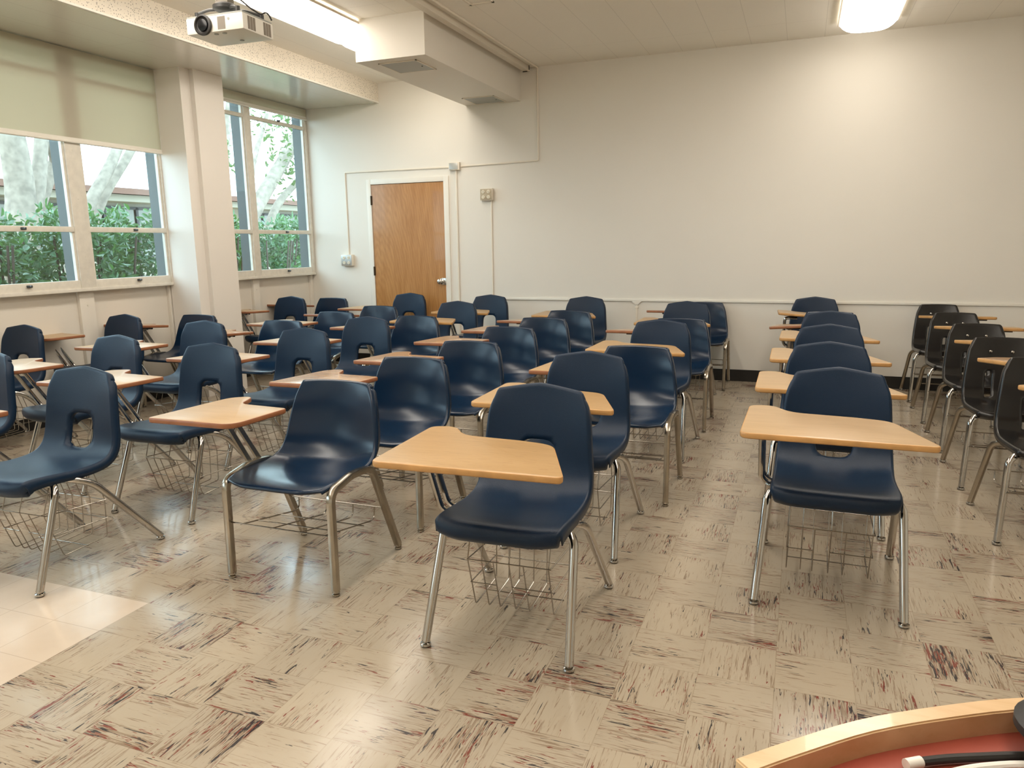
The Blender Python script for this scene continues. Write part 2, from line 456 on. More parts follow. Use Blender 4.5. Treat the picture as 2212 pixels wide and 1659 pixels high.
# boxed duct
b = B(); box(b, XD0, XD1, YD, D, ZD, ZC)
duct = struct('ceiling_duct', b, 'duct')
for k, (y0, y1) in enumerate(((5.655, 6.02), (7.28, 7.632))):
    r = empty('access_panel', (-3.06, (y0 + y1) / 2, ZD))
    tag(r, 'grey metal access panel under the near end of the boxed duct' if k == 0 else 'grey metal access panel under the duct close to the far wall', 'access panel', 'access panels under the duct')
    hw, hl = 0.17, (y1 - y0) / 2
    b = B(); 
    for a in ((-hw, -hw + .012, -hl, hl), (hw - .012, hw, -hl, hl), (-hw, hw, -hl, -hl + .012), (-hw, hw, hl - .012, hl)):
        box(b, *a, -0.006, 0.0)
    obj('panel_frame', b, 'conduit', r, 0)
    obj('panel_door', bx(-hw + .014, hw - .014, -hl + .014, hl - .014, -0.005, 0.0), 'grey', r, 0)
    obj('latch', cyl(B(), (hw - .05, hl * .1, -0.008), (hw - .05, hl * .1, -0.004), 0.007, n=12), 'dark', r)

# pillar between the window bays
b = B(); box(b, XW - 0.02, -5.065, 5.445, 5.60, 0, ZS); box(b, XW - 0.02, -5.018, 5.562, 5.925, 0, ZS)
struct('wall_pillar', b, 'pillar')
b = B(); box(b, XW - 0.1, -5.03, 0.55, 1.0, 0, ZS)
struct('wall_pillar_near', b, 'pillar')

# panels under the windows and dark recessed base
struct('wall_left', bx(XP - 0.06, XP, YB, D, 0.105, 1.06), 'panel')
struct('baseboard_left', bx(XP - 0.10, XP - 0.015, YB, D, 0, 0.112), 'base')
b = B(); box(b, DR + 0.07, XR, D - 0.008, D, 0, 0.114)
struct('baseboard_back', b, 'base')
struct('baseboard_door', bx(XP, DL - 0.05, D - 0.008, D, 0, 0.114), 'base')
struct('wall_left_head', bx(XW - 0.16, XW - 0.02, YB, D, ZS - 0.03, ZC + 0.1), 'panel')

# ------------------------------------------------------------------ windows
def window(name, y_edges, mull, y0, y1, latches):
    """y_edges: list of panes (ya, yb); mull: list of (ya, yb) mullions"""
    r = empty(name, (XW, (y0 + y1) / 2, 1.06)); r['kind'] = 'structure'
    O = Vector((XW, (y0 + y1) / 2, 1.06))
    def lx(bm, x0, x1, ya, yb, z0, z1, bev=0): box(bm, x0 - O.x, x1 - O.x, ya - O.y, yb - O.y, z0 - O.z, z1 - O.z, bev)
    z_sill, z_g, z_m0, z_m1, z_t0, z_t1, z_top = 1.055, 1.125, 1.503, 1.545, 2.66, 2.697, 2.87
    for a, c in mull:
        b = B(); lx(b, XW - 0.03, XW + 0.012, a, c, 1.05, z_top, 0.003)
        for z in (1.31, 1.76, 2.13, 2.5, 2.72): cyl(b, (0.012, (a + c) / 2 - O.y, z - O.z), (0.0145, (a + c) / 2 - O.y, z - O.z), 0.007, n=10)
        obj('mullion', b, 'frame', r)
        b = B(); lx(b, XW - 0.17, XW - 0.03, a + 0.02, c - 0.02, 1.07, z_top); obj('exterior_fin', b, 'fin', r, 0)
        b = B(); lx(b, XP, XP + 0.035, a, c, 0.11, 1.05, 0.002)
        cyl(b, (XP + .035 - O.x, (a + c) / 2 - O.y, 0.92 - O.z), (XP + .038 - O.x, (a + c) / 2 - O.y, 0.92 - O.z), 0.008, n=10)
        obj('cover_strip', b, 'panel', r)
    b = B(); lx(b, XW - 0.06, XW + 0.02, y0, y1, 1.035, z_sill + 0.006, 0.004); obj('window_sill', b, 'frame', r)
    for a, c in y_edges:
        b = B()
        e = 0.018
        lx(b, XW - 0.03, XW + 0.004, a, c, z_sill, z_g, 0.003)
        lx(b, XW - 0.03, XW + 0.010, a, c, z_m0, z_m1, 0.004)
        lx(b, XW - 0.03, XW + 0.006, a, c, z_t0, z_t1, 0.003)
        lx(b, XW - 0.03, XW + 0.004, a, c, z_top - .03, z_top, 0.003)
        for (q0, q1) in ((z_g, z_m0), (z_m1, z_t0), (z_t1, z_top - .03)):
            lx(b, XW - 0.03, XW - 0.002, a, a + e, q0, q1); lx(b, XW - 0.03, XW - 0.002, c - e, c, q0, q1)
        obj('window_frame', b, 'frame', r)
        b = B()
        for (q0, q1) in ((z_g, z_m0), (z_m1, z_t0), (z_t1, z_top - .03)):
            lx(b, XW - 0.018, XW - 0.014, a + e, c - e, q0, q1)
        obj('pane', b, 'glass', r, 0)
        # thin dark steel edge seen through the glass at the far side of each pane
    for (y, z, s) in latches:
        b = B(); p = Vector((0.012, y - O.y, z - O.z))
        box(b, p.x - .006, p.x + .004, p.y - .022, p.y + .022, p.z - .009, p.z + .009, 0.002)
        cyl(b, p, p + Vector((.022, 0, 0)), 0.009, 0.007, 10)
        tube(b, [p + Vector((.02, 0, 0)), p + Vector((.028, -.02 * s, -.004)), p + Vector((.026, -.042 * s, -.002))], 0.005, 8)
        obj('latch', b, 'dark', r)
    return r

YM = [(5.43, 5.53), (4.478, 4.618), (3.35, 3.49), (2.22, 2.36), (1.0, 1.12)]
window('window_1', [(4.618, 5.43), (3.49, 4.478), (2.36, 3.35), (1.12, 2.22)], YM, 1.0, 5.5,
       [(4.045, 1.525, 1), (4.03, 1.10, 1), (5.08, 1.525, 1), (5.065, 1.10, 1), (2.8, 1.525, 1)])
window('window_2', [(5.87, 6.606), (6.706, 7.64)], [(6.606, 6.706), (7.64, 7.685)], 5.87, D - .004,
       [(7.19, 1.525, 1), (7.18, 1.098, 1), (7.172, 2.70, 1)])
window('window_3', [(-2.4, -1.0), (-0.9, 0.55)], [(-1.0, -0.9)], YB, 0.55, [])  # unseen bay, added to carry daylight into the room

# roller shades (rest on the window head: things)
def shade(y0, y1, z, label):
    r = empty('roller_shade', (XW + 0.03, (y0 + y1) / 2, z)); tag(r, label, 'window shade', 'roller shades')
    h = (y1 - y0) / 2
    b = B(); b.faces.new([b.verts.new(q) for q in ((0, -h, 0), (0, h, 0), (0, h, 2.885 - z), (0, -h, 2.885 - z))]); obj('fabric', b, 'shade', r, 0)
    b = B(); cyl(b, (0, -h, 0), (0, h, 0), 0.011, n=12); box(b, -.004, .004, -h, h, 0, .03); obj('hem_bar', b, 'trim' , r)
    return r
shade(1.0, 5.444, 2.192, 'wide beige roller shade pulled partly down over the left windows, bright crossbars showing through')
shade(5.93, 7.66, 2.775, 'short beige roller shade rolled nearly all the way up at the corner window')
shade(YB + .05, 0.5, 2.192, 'beige roller shade over the nearest windows, outside the left edge of the photo')

# ------------------------------------------------------------------ door
r = empty('door_1', (DL, D, 0)); r['kind'] = 'structure'
obj('door_leaf', bx(0.004, DR - DL - 0.004, -0.004, 0.035, 0.01, DZ - 0.004, bev=0.002), 'door', r, 0)
b = B(); w = DR - DL
for a in ((-0.055, 0, 0, DZ + 0.055), (w, w + 0.06, 0, DZ + 0.055), (0, w, DZ, DZ + 0.055)): box(b, a[0], a[1], -0.014, 0.1, a[2], a[3], 0.003)
obj('door_frame', b, 'trim', r)
for z in (1.86, 1.075, 0.25):
    b = B(); cyl(b, (-0.002, -0.012, z - .05), (-0.002, -0.012, z + .05), 0.008, n=10); box(b, 0.0, 0.012, -0.006, 0.0, z - .05, z + .05)
    obj('hinge', b, 'hinge', r)
b = B(); kx, kz = -3.705 - DL, 0.96
box(b, kx + .005, kx + .062, -0.010, -0.002, kz - .038, kz + .038, 0.003)
obj('lock_plate', b, 'knob', r)
b = B(); lathe(b, [(0.030, 0), (0.030, -.006), (0.014, -.012), (0.012, -.03), (0.024, -.040), (0.028, -.052), (0.026, -.064), (0.012, -.070), (0.0, -.070)], 24, (kx, -0.004, kz), 'Y')
obj('door_knob', b, 'knob', r)

# ------------------------------------------------------------------ conduits, outlets, rail, tracks
YW = D
def run(pts, w, t, label, name='surface_conduit', cat='conduit', m='conduit', rad=0.012, grp=None, extra=None):
    b = B(); tube(b, pts, w / 2, 10, rad=rad, seg=3)
    for v in b.verts: v.co.y = YW - 0.0005 - t * min(1.0, max(0.0, (YW + w / 2 - v.co.y) / w))
    if extra: extra(b)
    return tag(obj(name, b, m), label, cat, grp)
run([(-2.573, YW, ZC - 0.001), (-2.569, YW, 2.19), (-3.44, YW, 2.176)], 0.02, 0.012, 'cream conduit dropping from the ceiling beside the duct and turning left to the switch box')
run([(-3.567, YW, 2.174), (-4.886, YW, 2.178), (-4.886, YW, 1.262)], 0.02, 0.012, 'cream conduit running over the door and down to the low outlet by the window corner')
run([(-3.495, YW, 2.14), (-3.495, YW, 0.12)], 0.024, 0.014, 'straight cream conduit running down beside the right jamb of the door')
run([(-3.094, YW, 1.81), (-3.092, YW, 0.785)], 0.020, 0.012, 'cream conduit dropping from the four-gang outlet to the wall rail')
def tee(b):
    for s in (-1, 1):
        vs = [b.verts.new(p) for p in ((-1.522, YW - .016, .77), (-1.522 + s * .05, YW - .016, .77), (-1.522 + s * .012, YW - .016, .735), (-1.522, YW - .016, .735))]
        ws = [b.verts.new((v.co.x, YW, v.co.z)) for v in vs]
        b.faces.new(vs if s < 0 else vs[::-1])
        for i in range(4): b.faces.new((vs[i], vs[(i + 1) % 4], ws[(i + 1) % 4], ws[i]))
b = B(); box(b, -3.10, XR, YW - 0.016, YW, 0.768, 0.792, 0.004); tee(b)
tag(obj('wall_rail', b, 'trim'), 'long cream horizontal raceway rail along the far wall at chair-back height', 'wall rail')
b = B(); box(b, -1.532, -1.512, YW - 0.010, YW, 0.12, 0.75, 0.003); box(b, -1.54, -1.504, YW - 0.014, YW, .70, .712, .002)
tag(obj('surface_conduit', b, 'conduit'), 'cream conduit dropping from the rail joint to the floor', 'conduit')
def outlet(x0, x1, z0, z1, label, plate):
    r = empty('outlet_box', ((x0 + x1) / 2, D, (z0 + z1) / 2)); tag(r, label, 'outlet')
    w, h = (x1 - x0) / 2, (z1 - z0) / 2
    obj('housing', bx(-w, w, -0.048, 0, -h, h, bev=.004), 'conduit', r)
    obj('cover_plate', bx(-w + .006, w - .006, -0.052, -0.046, -h + .006, h - .006, bev=.002), plate, r)
    for sx in (-1, 1):
        for sz in (-1, 1):
            b = B(); lathe(b, [(0.0185, 0), (0.0185, -.004), (0.016, -.006), (0, -.006)], 20, (sx * w * .42, -.051, sz * h * .45), 'Y')
            f = obj('receptacle', b, 'ivory', r)
            b = B()
            for q in (-.006, .006): box(b, sx * w * .42 + q - .0013, sx * w * .42 + q + .0013, -.0585, -.0565, sz * h * .45 - .001, sz * h * .45 + .008)
            cyl(b, (sx * w * .42, -.0585, sz * h * .45 - .008), (sx * w * .42, -.0565, sz * h * .45 - .008), .0025, n=8)
            obj('slots', b, 'dark', f, 0)
outlet(-3.207, -3.066, 1.811, 1.934, 'beige four-socket outlet box high on the far wall right of the door', 'outlet_plate')
outlet(-4.971, -4.822, 1.136, 1.264, 'grey-faced four-socket outlet box low between the corner window and the door', 'steelplate')
r = empty('junction_box', (-3.505, D, 2.178)); tag(r, 'small white junction box where the conduits meet above the door corner', 'junction box')
obj('housing', bx(-.062, .062, -.04, 0, -.04, .04, bev=.003), 'conduit', r)
obj('cover_plate', bx(-.055, .045, -.044, -.038, -.034, .034, bev=.002), 'steelplate', r)
# ceiling conduit and channel beside the duct
b = B(); tube(b, [(-2.573, YB + .1, ZC - .009), (-2.573, D - .003, ZC - .009)], 0.010, 10)
tag(obj('ceiling_conduit', b, 'conduit'), 'thin round conduit running along the ceiling right of the duct', 'conduit')
b = B(); box(b, -2.70, -2.635, YB + .1, 7.60, ZC - .05, ZC, 0.003); box(b, -2.645, -2.625, YB + .1, 7.60, ZC - .058, ZC - .046, 0.002)
t = tag(obj('ceiling_channel', b, 'conduit'), 'beige channel track on the ceiling beside the duct with a black open end', 'ceiling track')
b = B(); box(b, -2.70, -2.63, 7.60, 7.606, ZC - .058, ZC); obj('end_cap', b, 'dark', t, 0)
b = B()
for a in ((-2.39, -2.20, 5.56, 5.585), (-2.39, -2.375, 5.0, 5.585), (-2.215, -2.2, 5.0, 5.585)): box(b, *a, ZC - .006, ZC)
tag(obj('ceiling_patch', b, 'conduit', None, 0), 'rough edge of a cut hatch at the top of the ceiling above the chairs', 'hatch edge')

# ------------------------------------------------------------------ ceiling lights
ORD = ['first', 'second', 'third', 'fourth', 'fifth', 'sixth', 'seventh']
def fixture(xc, y0, y1, label, hw=0.215):
    r = empty('ceiling_light', (xc, (y0 + y1) / 2, ZC)); tag(r, label, 'ceiling light', 'wraparound fluorescent lights')
    h = (y1 - y0) / 2
    b = B(); box(b, -hw + .01, hw - .01, -h, h, -.022, -.001, .003); obj('housing', b, 'white', r)
    # curved diffuser with end walls
    b = B(); n = 14; rows = []
    for k in range(n + 1):
        t = -1 + 2 * k / n; x = t * hw; z = -.026 - .072 * (1 - abs(t) ** 4)
        rows.append((x, z))
    for s in (-1, 1):
        pass
    A = [b.verts.new((x, -h + .004, z)) for x, z in rows]; C = [b.verts.new((x, h - .004, z)) for x, z in rows]
    for k in range(n): b.faces.new((A[k], C[k], C[k + 1], A[k + 1]))
    b.faces.new(A); b.faces.new(C[::-1])
    obj('diffuser', b, 'tube_light', r)
    for s in (-1, 1):
        b = B(); box(b, s * (hw + .004) - .006, s * (hw + .004) + .006, -h, h, -.034, -.016, .002); obj('side_rail', b, 'conduit', r)
    return r
for k in range(6):  # fixtures after the first two are out of view, added for room light
    y1 = 7.16 if k == 0 else 5.80 - (k - 1) * 1.23
    n = ['fluorescent light behind the duct, end to end with the long one', 'long fluorescent ceiling light beside the projector, running into the duct'][k] if k < 2 else 'added unseen fluorescent ceiling light in the left row, further behind the viewer by %s' % ['one', 'two', 'three', 'four'][k - 2]
    fixture(-3.55, y1 - 1.215, y1, n)
for k in range(5):  # whole middle row is unseen, added to even out light on the walls
    y1 = 4.95 - k * 1.25
    fixture(-1.58, y1 - 1.235, y1, 'added fluorescent ceiling light in an unseen middle row, %s from the far wall' % ORD[k])
for k in range(6):  # only the first one is seen; the others are added for fill
    y1 = 7.26 - k * 1.25
    fixture(0.385, y1 - 1.235, y1, 'bright fluorescent ceiling light at the upper right, close to the far wall' if k == 0 else 'added unseen fluorescent ceiling light in the right row, %s behind the visible one' % ['', 'one', 'two', 'three', 'four', 'five'][k])

# ------------------------------------------------------------------ projector
pr = empty('projector', (-3.41, 4.0, 2.70), math.radians(2)); tag(pr, 'white ceiling-mounted projector hanging at the upper left before the windows', 'projector')
b = B(); box(b, -.21, .21, 0, .30, -.047, .047, .009); obj('casing', b, 'white', pr)
b = B(); box(b, -.206, .206, .004, .296, .045, .056, .003); obj('top_plate', b, 'grey', pr)
b = B(); lathe(b, [(.056, 0), (.060, -.012), (.060, -.024), (.050, -.027), (.044, -.016), (.030, -.010), (0, -.006)], 32, (-.075, .004, -.004), 'Y'); ln = obj('lens_ring', b, 'blackrub', pr)
b = B(); lathe(b, [(.036, 0), (.034, -.006), (.02, -.011), (0, -.012)], 28, (-.075, -.012, -.004), 'Y'); obj('lens', b, 'lens', ln)
obj('front_vent', bx(.025, .08, -.0015, .002, -.036, .036), 'grille', pr, 0)
b = B(); lathe(b, [(.008, 0), (.008, -.002), (0, -.002)], 16, (.106, 0, .018), 'Y'); obj('sensor', b, 'grey', pr)
for y0 in (.045, .200):
    for k in range(3):
        b = B(); box(b, .2095, .2118, y0 + k * .026, y0 + k * .026 + .021, -.038, .036); obj('side_vent', b, 'grille', pr, 0)
b = B()
for (x, y) in ((-.02, .04), (.04, .04), (.03, .22)): lathe(b, [(.014, 0), (.014, -.004), (0, -.004)], 14, (x, y, -.047), 'Z')
obj('feet', b, 'grey', pr)
mt = empty('projector_mount', (-3.40, 4.10, 2.757)); tag(mt, 'black metal ceiling bracket holding up the white projector', 'projector mount')
b = B()
for s in ((-.17, -.06), (.15, -.07), (.16, .14), (-.15, .13)):
    tube(b, [(0, 0, .05), (s[0] * .6, s[1] * .6, .045), (s[0], s[1], .022), (s[0], s[1], 0.0)], .009, 8, rad=.02)
    cyl(b, (s[0], s[1], -.002), (s[0], s[1], .03), .014, n=12)
obj('spider_arm', b, 'dark', mt)
b = B(); lathe(b, [(.055, .035), (.075, .045), (.075, .065), (.045, .08), (.03, .08)], 24); obj('swivel_plate', b, 'dark', mt)
b = B(); box(b, -.05, .045, -.03, .03, .075, .135, .004)
for k in range(5): cyl(b, (-.036 + .018 * k, -.032, .10), (-.036 + .018 * k, -.030, .10), .005, n=8)
obj('yoke', b, 'grille', mt)
b = B(); cyl(b, (0, 0, .13), (0, 0, ZC - 2.757), .02, n=16); lathe(b, [(.06, ZC - 2.757 - .012), (.06, ZC - 2.757)], 24); obj('drop_pipe', b, 'dark', mt)
b = B(); tube(b, [(-3.30, 4.10, 2.86), (-3.24, 4.14, 2.80), (-3.215, 4.2, 2.776), (-3.21, 4.24, 2.80), (-3.205, 4.265, 2.795), (-3.20, 4.285, 2.762)], .005, 8, rad=.02)
tag(obj('projector_cable', b, 'blackrub'), 'thin black cable looping over the rear edge of the projector', 'cable')

# ------------------------------------------------------------------ chairs
def spline(pts, n):
    P = [np.array(p, float) for p in pts]; P = [2 * P[0] - P[1]] + P + [2 * P[-1] - P[-2]]
    out = []
    for i in range(1, len(P) - 2):
        for k in range(n):
            t = k / n; a, b_, c, d = P[i - 1:i + 3]
            out.append(0.5 * ((2 * b_) + (-a + c) * t + (2 * a - 5 * b_ + 4 * c - d) * t * t + (-a + 3 * b_ - 3 * c + d) * t ** 3))
    out.append(P[-2]); return np.array(out)

def shell(prof, top_fn, zb, holes, flange, fl_seat, mname, name, thick=0.005, front_round=0.03, n=4, nu=26, curl=0.024, front_pow=2.0, zmin=.445, lip=.018):
    """prof rows: (y, z, half width, dish); holes: list of (cx, cz, hx, hz, power)"""
    R = spline(prof, n); m = len(R)
    tan = np.gradient(R[:, :2], axis=0); tan /= np.linalg.norm(tan, axis=1)[:, None]
    us = np.sin(np.linspace(-1, 1, nu + 1) * math.pi / 2 * 0.95) / math.sin(math.pi / 2 * 0.95)
    zt = R[-1, 1]; cols = []
    def pt(i, u):
        y, z, w, dsh = R[i]; ty, tz = tan[i]; nx_, nz = -tz, ty     # normal towards the sitter
        d = dsh * (u * u - 0.35)
        y2, z2 = y + nx_ * d, z + nz * d
        if z > zb and y > 0.3:
            k = (z - zb) / (zt - zb); z2 = zb + (z2 - zb) * 1.0 + (top_fn(abs(u)) - zt) * k ** 1.5
            w = w
        if i < m * 0.25: y2 += front_round * max(0, (abs(u) - .55) / .45) ** front_pow * (1 - i / (m * 0.25))
        return np.array((u * w, y2, z2)), np.array((0, nx_, nz))
    bm = B(); grid = []
    def flvec(i):
        ty, tz = tan[i]; return np.array((0, tz, -ty))
    for i in range(m):
        row = []
        isback = min(1, max(0, (R[i, 1] - 0.46) / 0.08)) if R[i, 0] > .3 else 0
        fd = fl_seat + (flange - fl_seat) * isback
        if i < 4: fd *= 0.3 + 0.7 * i / 4
        if i >= 4 and not isback: fd += lip * math.exp(-((i - 9) / 7) ** 2)
        if i > m - 6: fd = fd * (1 - .45 * (i - m + 6) / 5)
        ox = 1 - .9 * min(1, max(0, (i - m + 1 + 2.2 * n) / (2.2 * n)))
        for s in (-1,):
            p, nn = pt(i, -1)
            for (o, dn) in ((.009, 1.0), (.008, .45), (.005, .12)): row.append(p + np.array((-o * ox, 0, 0)) + flvec(i) * fd * dn)
        for u in us: row.append(pt(i, u)[0])
        p, nn = pt(i, 1)
        for (o, dn) in ((.005, .12), (.008, .45), (.009, 1.0)): row.append(p + np.array((o * ox, 0, 0)) + flvec(i) * fd * dn)
        grid.append(row)
    # curl rows over the top
    last = grid[-1]
    for (dy, dz) in ((.004, .003), (.012, .002), (curl, -.006)):
        nl = len(last) - 1
        grid.append([q + (np.array((0, dy, dz)) if 3 <= j <= nl - 3 else np.array((0, 0, -abs(dy) * .12))) for j, q in enumerate(last)])
    V = [[bm.verts.new(q) for q in row] for row in grid]
    F = []
    for i in range(len(V) - 1):
        for j in range(len(V[0]) - 1):
            f = bm.faces.new((V[i][j], V[i][j + 1], V[i + 1][j + 1], V[i + 1][j])); F.append(f)
    # openings in the back
    bm.faces.ensure_lookup_table()
    for (cx, cz, hx, hz, pw) in holes:
        def g(q): return (abs((q.x - cx) / hx) ** pw + abs((q.z - cz) / hz) ** pw) ** (1 / pw)
        kill = [f for f in bm.faces if f.calc_center_median().y > .34 and f.calc_center_median().z > zmin and g(f.calc_center_median()) < 1]
        bmesh.ops.delete(bm, geom=kill, context='FACES')
        ed = [e for e in bm.edges if e.is_boundary and all(g(v.co) < 1.6 and v.co.y > .34 and v.co.z > zmin - .012 and abs(v.co.x) < .16 for v in e.verts)]
        vs = {v for e in ed for v in e.verts}
        for v in vs:
            k = g(v.co)
            if k > 1e-3:
                v.co.x = cx + (v.co.x - cx) / k; v.co.z = cz + (v.co.z - cz) / k
        r = bmesh.ops.extrude_edge_only(bm, edges=ed)
        nv = [x for x in r['geom'] if isinstance(x, bmesh.types.BMVert)]
        for v in nv:
            v.co.y += .018; v.co.x = cx + (v.co.x - cx) * .96; v.co.z = cz + (v.co.z - cz) * .97
    bmesh.ops.recalc_face_normals(bm, faces=bm.faces)
    for f in bm.faces: f.smooth = True
    me = bpy.data.meshes.new(name); bm.to_mesh(me); bm.free()
    o = bpy.data.objects.new(name, me); COL.objects.link(o)
    md = o.modifiers.new('s', 'SOLIDIFY'); md.thickness = thick; md.offset = 0
    dg = bpy.context.evaluated_depsgraph_get()
    me2 = bpy.data.meshes.new_from_object(o.evaluated_get(dg))
    bpy.data.objects.remove(o); 
    me2.materials.clear(); me2.materials.append(M[mname]); me2.name = name
    return me2

def topA(u): return 0.838 - 0.030 * u ** 1.2 - 0.024 * max(0, (u - .90) / .10) ** 2.2
profA = [(.022, .398, .196, 0), (.002, .418, .203, 0), (.006, .446, .208, .0), (.030, .461, .211, .002), (.09, .458, .213, .008), (.18, .446, .213, .014),
         (.28, .436, .213, .016), (.37, .437, .213, .016), (.43, .452, .213, .014), (.468, .487, .211, .012), (.488, .535, .207, .014), (.500, .60, .201, .018),
         (.512, .67, .195, .022), (.524, .74, .188, .024), (.536, .80, .180, .022), (.544, .838, .174, .018)]
meshA = shell(profA, topA, .70, [(0, .552, .077, .081, 3.4)], .034, .036, 'navyA', 'seat_shell')

def topB(u): return 0.774 - 0.010 * u ** 2 - 0.016 * max(0, (u - .93) / .07) ** 2.4
profB = [(-.040, .420, .206, 0), (-.044, .428, .214, 0), (-.030, .436, .221, .002), (.04, .441, .231, .008), (.16, .436, .232, .020), (.25, .432, .234, .026),
         (.33, .440, .235, .032), (.385, .468, .233, .038), (.415, .515, .228, .042), (.432, .575, .220, .042), (.445, .64, .208, .038),
         (.457, .705, .194, .030), (.466, .755, .184, .02), (.470, .774, .180, .014)]
meshB = shell(profB, topB, .68, [], .036, .014, 'navyB', 'seat_shell', thick=.004, front_round=.05, front_pow=2.2, lip=0)

def topK(u): return 0.780 - 0.008 * u ** 2 - 0.030 * max(0, (u - .84) / .16) ** 2.2
profK = [(.016, .396, 0.157, 0), (.0, .412, 0.163, 0), (.008, .430, 0.167, 0), (.035, .437, 0.171, .002), (.10, .432, 0.175, .006), (.20, .422, 0.177, .010),
         (.30, .416, 0.179, .012), (.37, .418, 0.179, .012), (.425, .436, 0.178, .012), (.455, .474, 0.176, .012), (.470, .525, 0.173, .014), (.484, .59, 0.168, .018),
         (.498, .66, 0.162, .020), (.512, .725, 0.157, .018), (.524, .780, 0.150, .014)]
meshK = shell(profK, topK, .68, [(-.056, .515, .020, .078, 6), (.056, .515, .020, .078, 6)], .030, .026, 'black', 'seat_shell', nu=44, n=5, zmin=.428)

def poly_tablet(pts, rads, z0, z1, tilt_bev=.003):
    P = fillet([(x, y, 0) for x, y in pts], rads, 6, True)
    bm = B()
    # ccw from above
    area = sum(P[i].x * P[(i + 1) % len(P)].y - P[(i + 1) % len(P)].x * P[i].y for i in range(len(P)))
    if area < 0: P = P[::-1]
    n = len(P); lv = []
    nrm = []
    for i in range(n):
        d = (P[(i + 1) % n] - P[i - 1]).normalized(); nrm.append(Vector((d.y, -d.x, 0)))
    for z, ins in ((z0, .005), (z0 + .004, .0005), (z0 + .009, 0), (z1 - .004, 0), (z1 - .001, .0015), (z1, .004)):
        lv.append([bm.verts.new((P[i].x - nrm[i].x * ins, P[i].y - nrm[i].y * ins, z)) for i in range(n)])
    for k in range(len(lv) - 1):
        for i in range(n):
            f = bm.faces.new((lv[k][i], lv[k][(i + 1) % n], lv[k + 1][(i + 1) % n], lv[k + 1][i])); f.material_index = 1
    bm.faces.new(lv[-1]).material_index = 0
    bm.faces.new(lv[0][::-1]).material_index = 1
    return bm

TAB = {
 'A': ([(-.322, -.21), (-.325, .262), (-.24, .285), (-.165, .175), (.05, .158), (.168, .132), (.290, -.205)], [.035, .03, .045, .05, .02, .05, .03]),
 'B': ([(-.500, -.165), (-.43, .24), (-.325, .292), (-.275, .175), (.03, .15), (-.005, -.15)], [.02, .05, .045, .04, .015, .08]),
 'D': ([(-.440, -.185), (-.40, .245), (-.315, .295), (-.262, .15), (-.015, .132), (-.032, -.18)], [.02, .05, .045, .04, .02, .07]),
 'K': ([(-.215, .03), (-.10, -.215), (.30, -.21), (.345, .25), (.25, .285), (.185, .165), (-.10, .13)], [.02, .04, .03, .03, .045, .05, .03]),
}
tab_mesh = {}
def tablet_mesh(kind, m):
    if (kind, m) not in tab_mesh:
        o = obj('writing_tablet', poly_tablet(TAB[kind][0], TAB[kind][1], -.010, .011), [m, 'brown_edge' if kind in 'BD' else 'oak_edge'])
        tab_mesh[(kind, m)] = o.data; bpy.data.objects.remove(o)
    return tab_mesh[(kind, m)]
ZT = .708

def glide(parent, p, d, kind):
    """p: tube end, d: tube direction (downwards)"""
    b = B(); p = Vector(p)
    if kind == 'A': lathe(b, [(.0095, .022), (.0095, .016), (.0185, .013), (.0195, .0065), (.014, .0005), (0, 0)], 16, (p.x, p.y, 0))
    else: lathe(b, [(.0155, .026), (.0165, .018), (.017, .016), (.0095, .012), (.0155, .009), (.0165, .004), (.012, 0), (0, 0)], 14, (p.x, p.y, 0))
    return obj('foot_glide', b, 'chrome' if kind == 'A' else 'tube', parent)

def legs_round(root, fx, ry, zt, m, glk='A', r=.0152, front_in=.15, rear_y=.34):
    for s in (-1, 1):
        b = B(); tube(b, [(s * fx, 0, .018), (s * (fx - .020), .142, zt - .020), (s * (fx - .040), .158, zt + .008), (s * front_in, .17, zt + .010)], r, 12, rad=[0, .05, .04, 0])
        l = obj('leg', b, m, root); glide(l, (s * fx, 0, 0), 0, glk)
        b = B(); tube(b, [(s * (fx + .002), ry, .018), (s * (fx - .022), rear_y - .015, zt - .028), (s * (fx - .045), rear_y - .10, zt + .010), (s * front_in, rear_y - .13, zt + .012)], r, 12, rad=[0, .08, .07, 0])
        l = obj('leg', b, m, root); glide(l, (s * (fx + .002), ry, 0), 0, glk)
    b = B()
    for y, z in ((.17, zt + .008), (rear_y - .13, zt + .010)): tube(b, [(-front_in - .02, y, z), (front_in + .02, y, z)], r * .9, 10)
    obj('seat_frame', b, m, root)

def tablet_part(root, kind, m, side=-1, bracket=True):
    t = link('writing_tablet', tablet_mesh(kind, m), root); t.location = (0, 0, ZT)
    b = B(); sx = side
    x0 = {'A': -.24, 'B': -.33, 'D': -.29, 'K': .24}[kind]
    box(b, x0 - .03, x0 + .13 * -side, -.02, .07, -.022, -.0105, .002) if side < 0 else box(b, x0 - .13, x0 + .03, -.02, .07, -.022, -.0105, .002)
    obj('bracket', b, 'dark', t)
    return t

def supports(root, kind, m, side, square=False):
    xt = {'A': -.262, 'B': -.30, 'D': -.29, 'K': .23}[kind]
    xb = {'A': -.262, 'B': -.262, 'D': -.262, 'K': .205}[kind]
    for k, (yt, yb) in enumerate(((.055, .175), (.105, .235))):
        b = B()
        zb = .435
        tube(b, [(xt - side * -.0 + (-side) * .10, yt, ZT - .018), (xt, yt, ZT - .02), (xb, yb, zb + .015), (xb - side * .03, yb + .012, zb - .012), (xb - side * .10, yb + .02, zb - .014)],
             .012, 10, rad=[0, .03, .05, .04, 0], sq=square)
        obj('tablet_support', b, m, root)

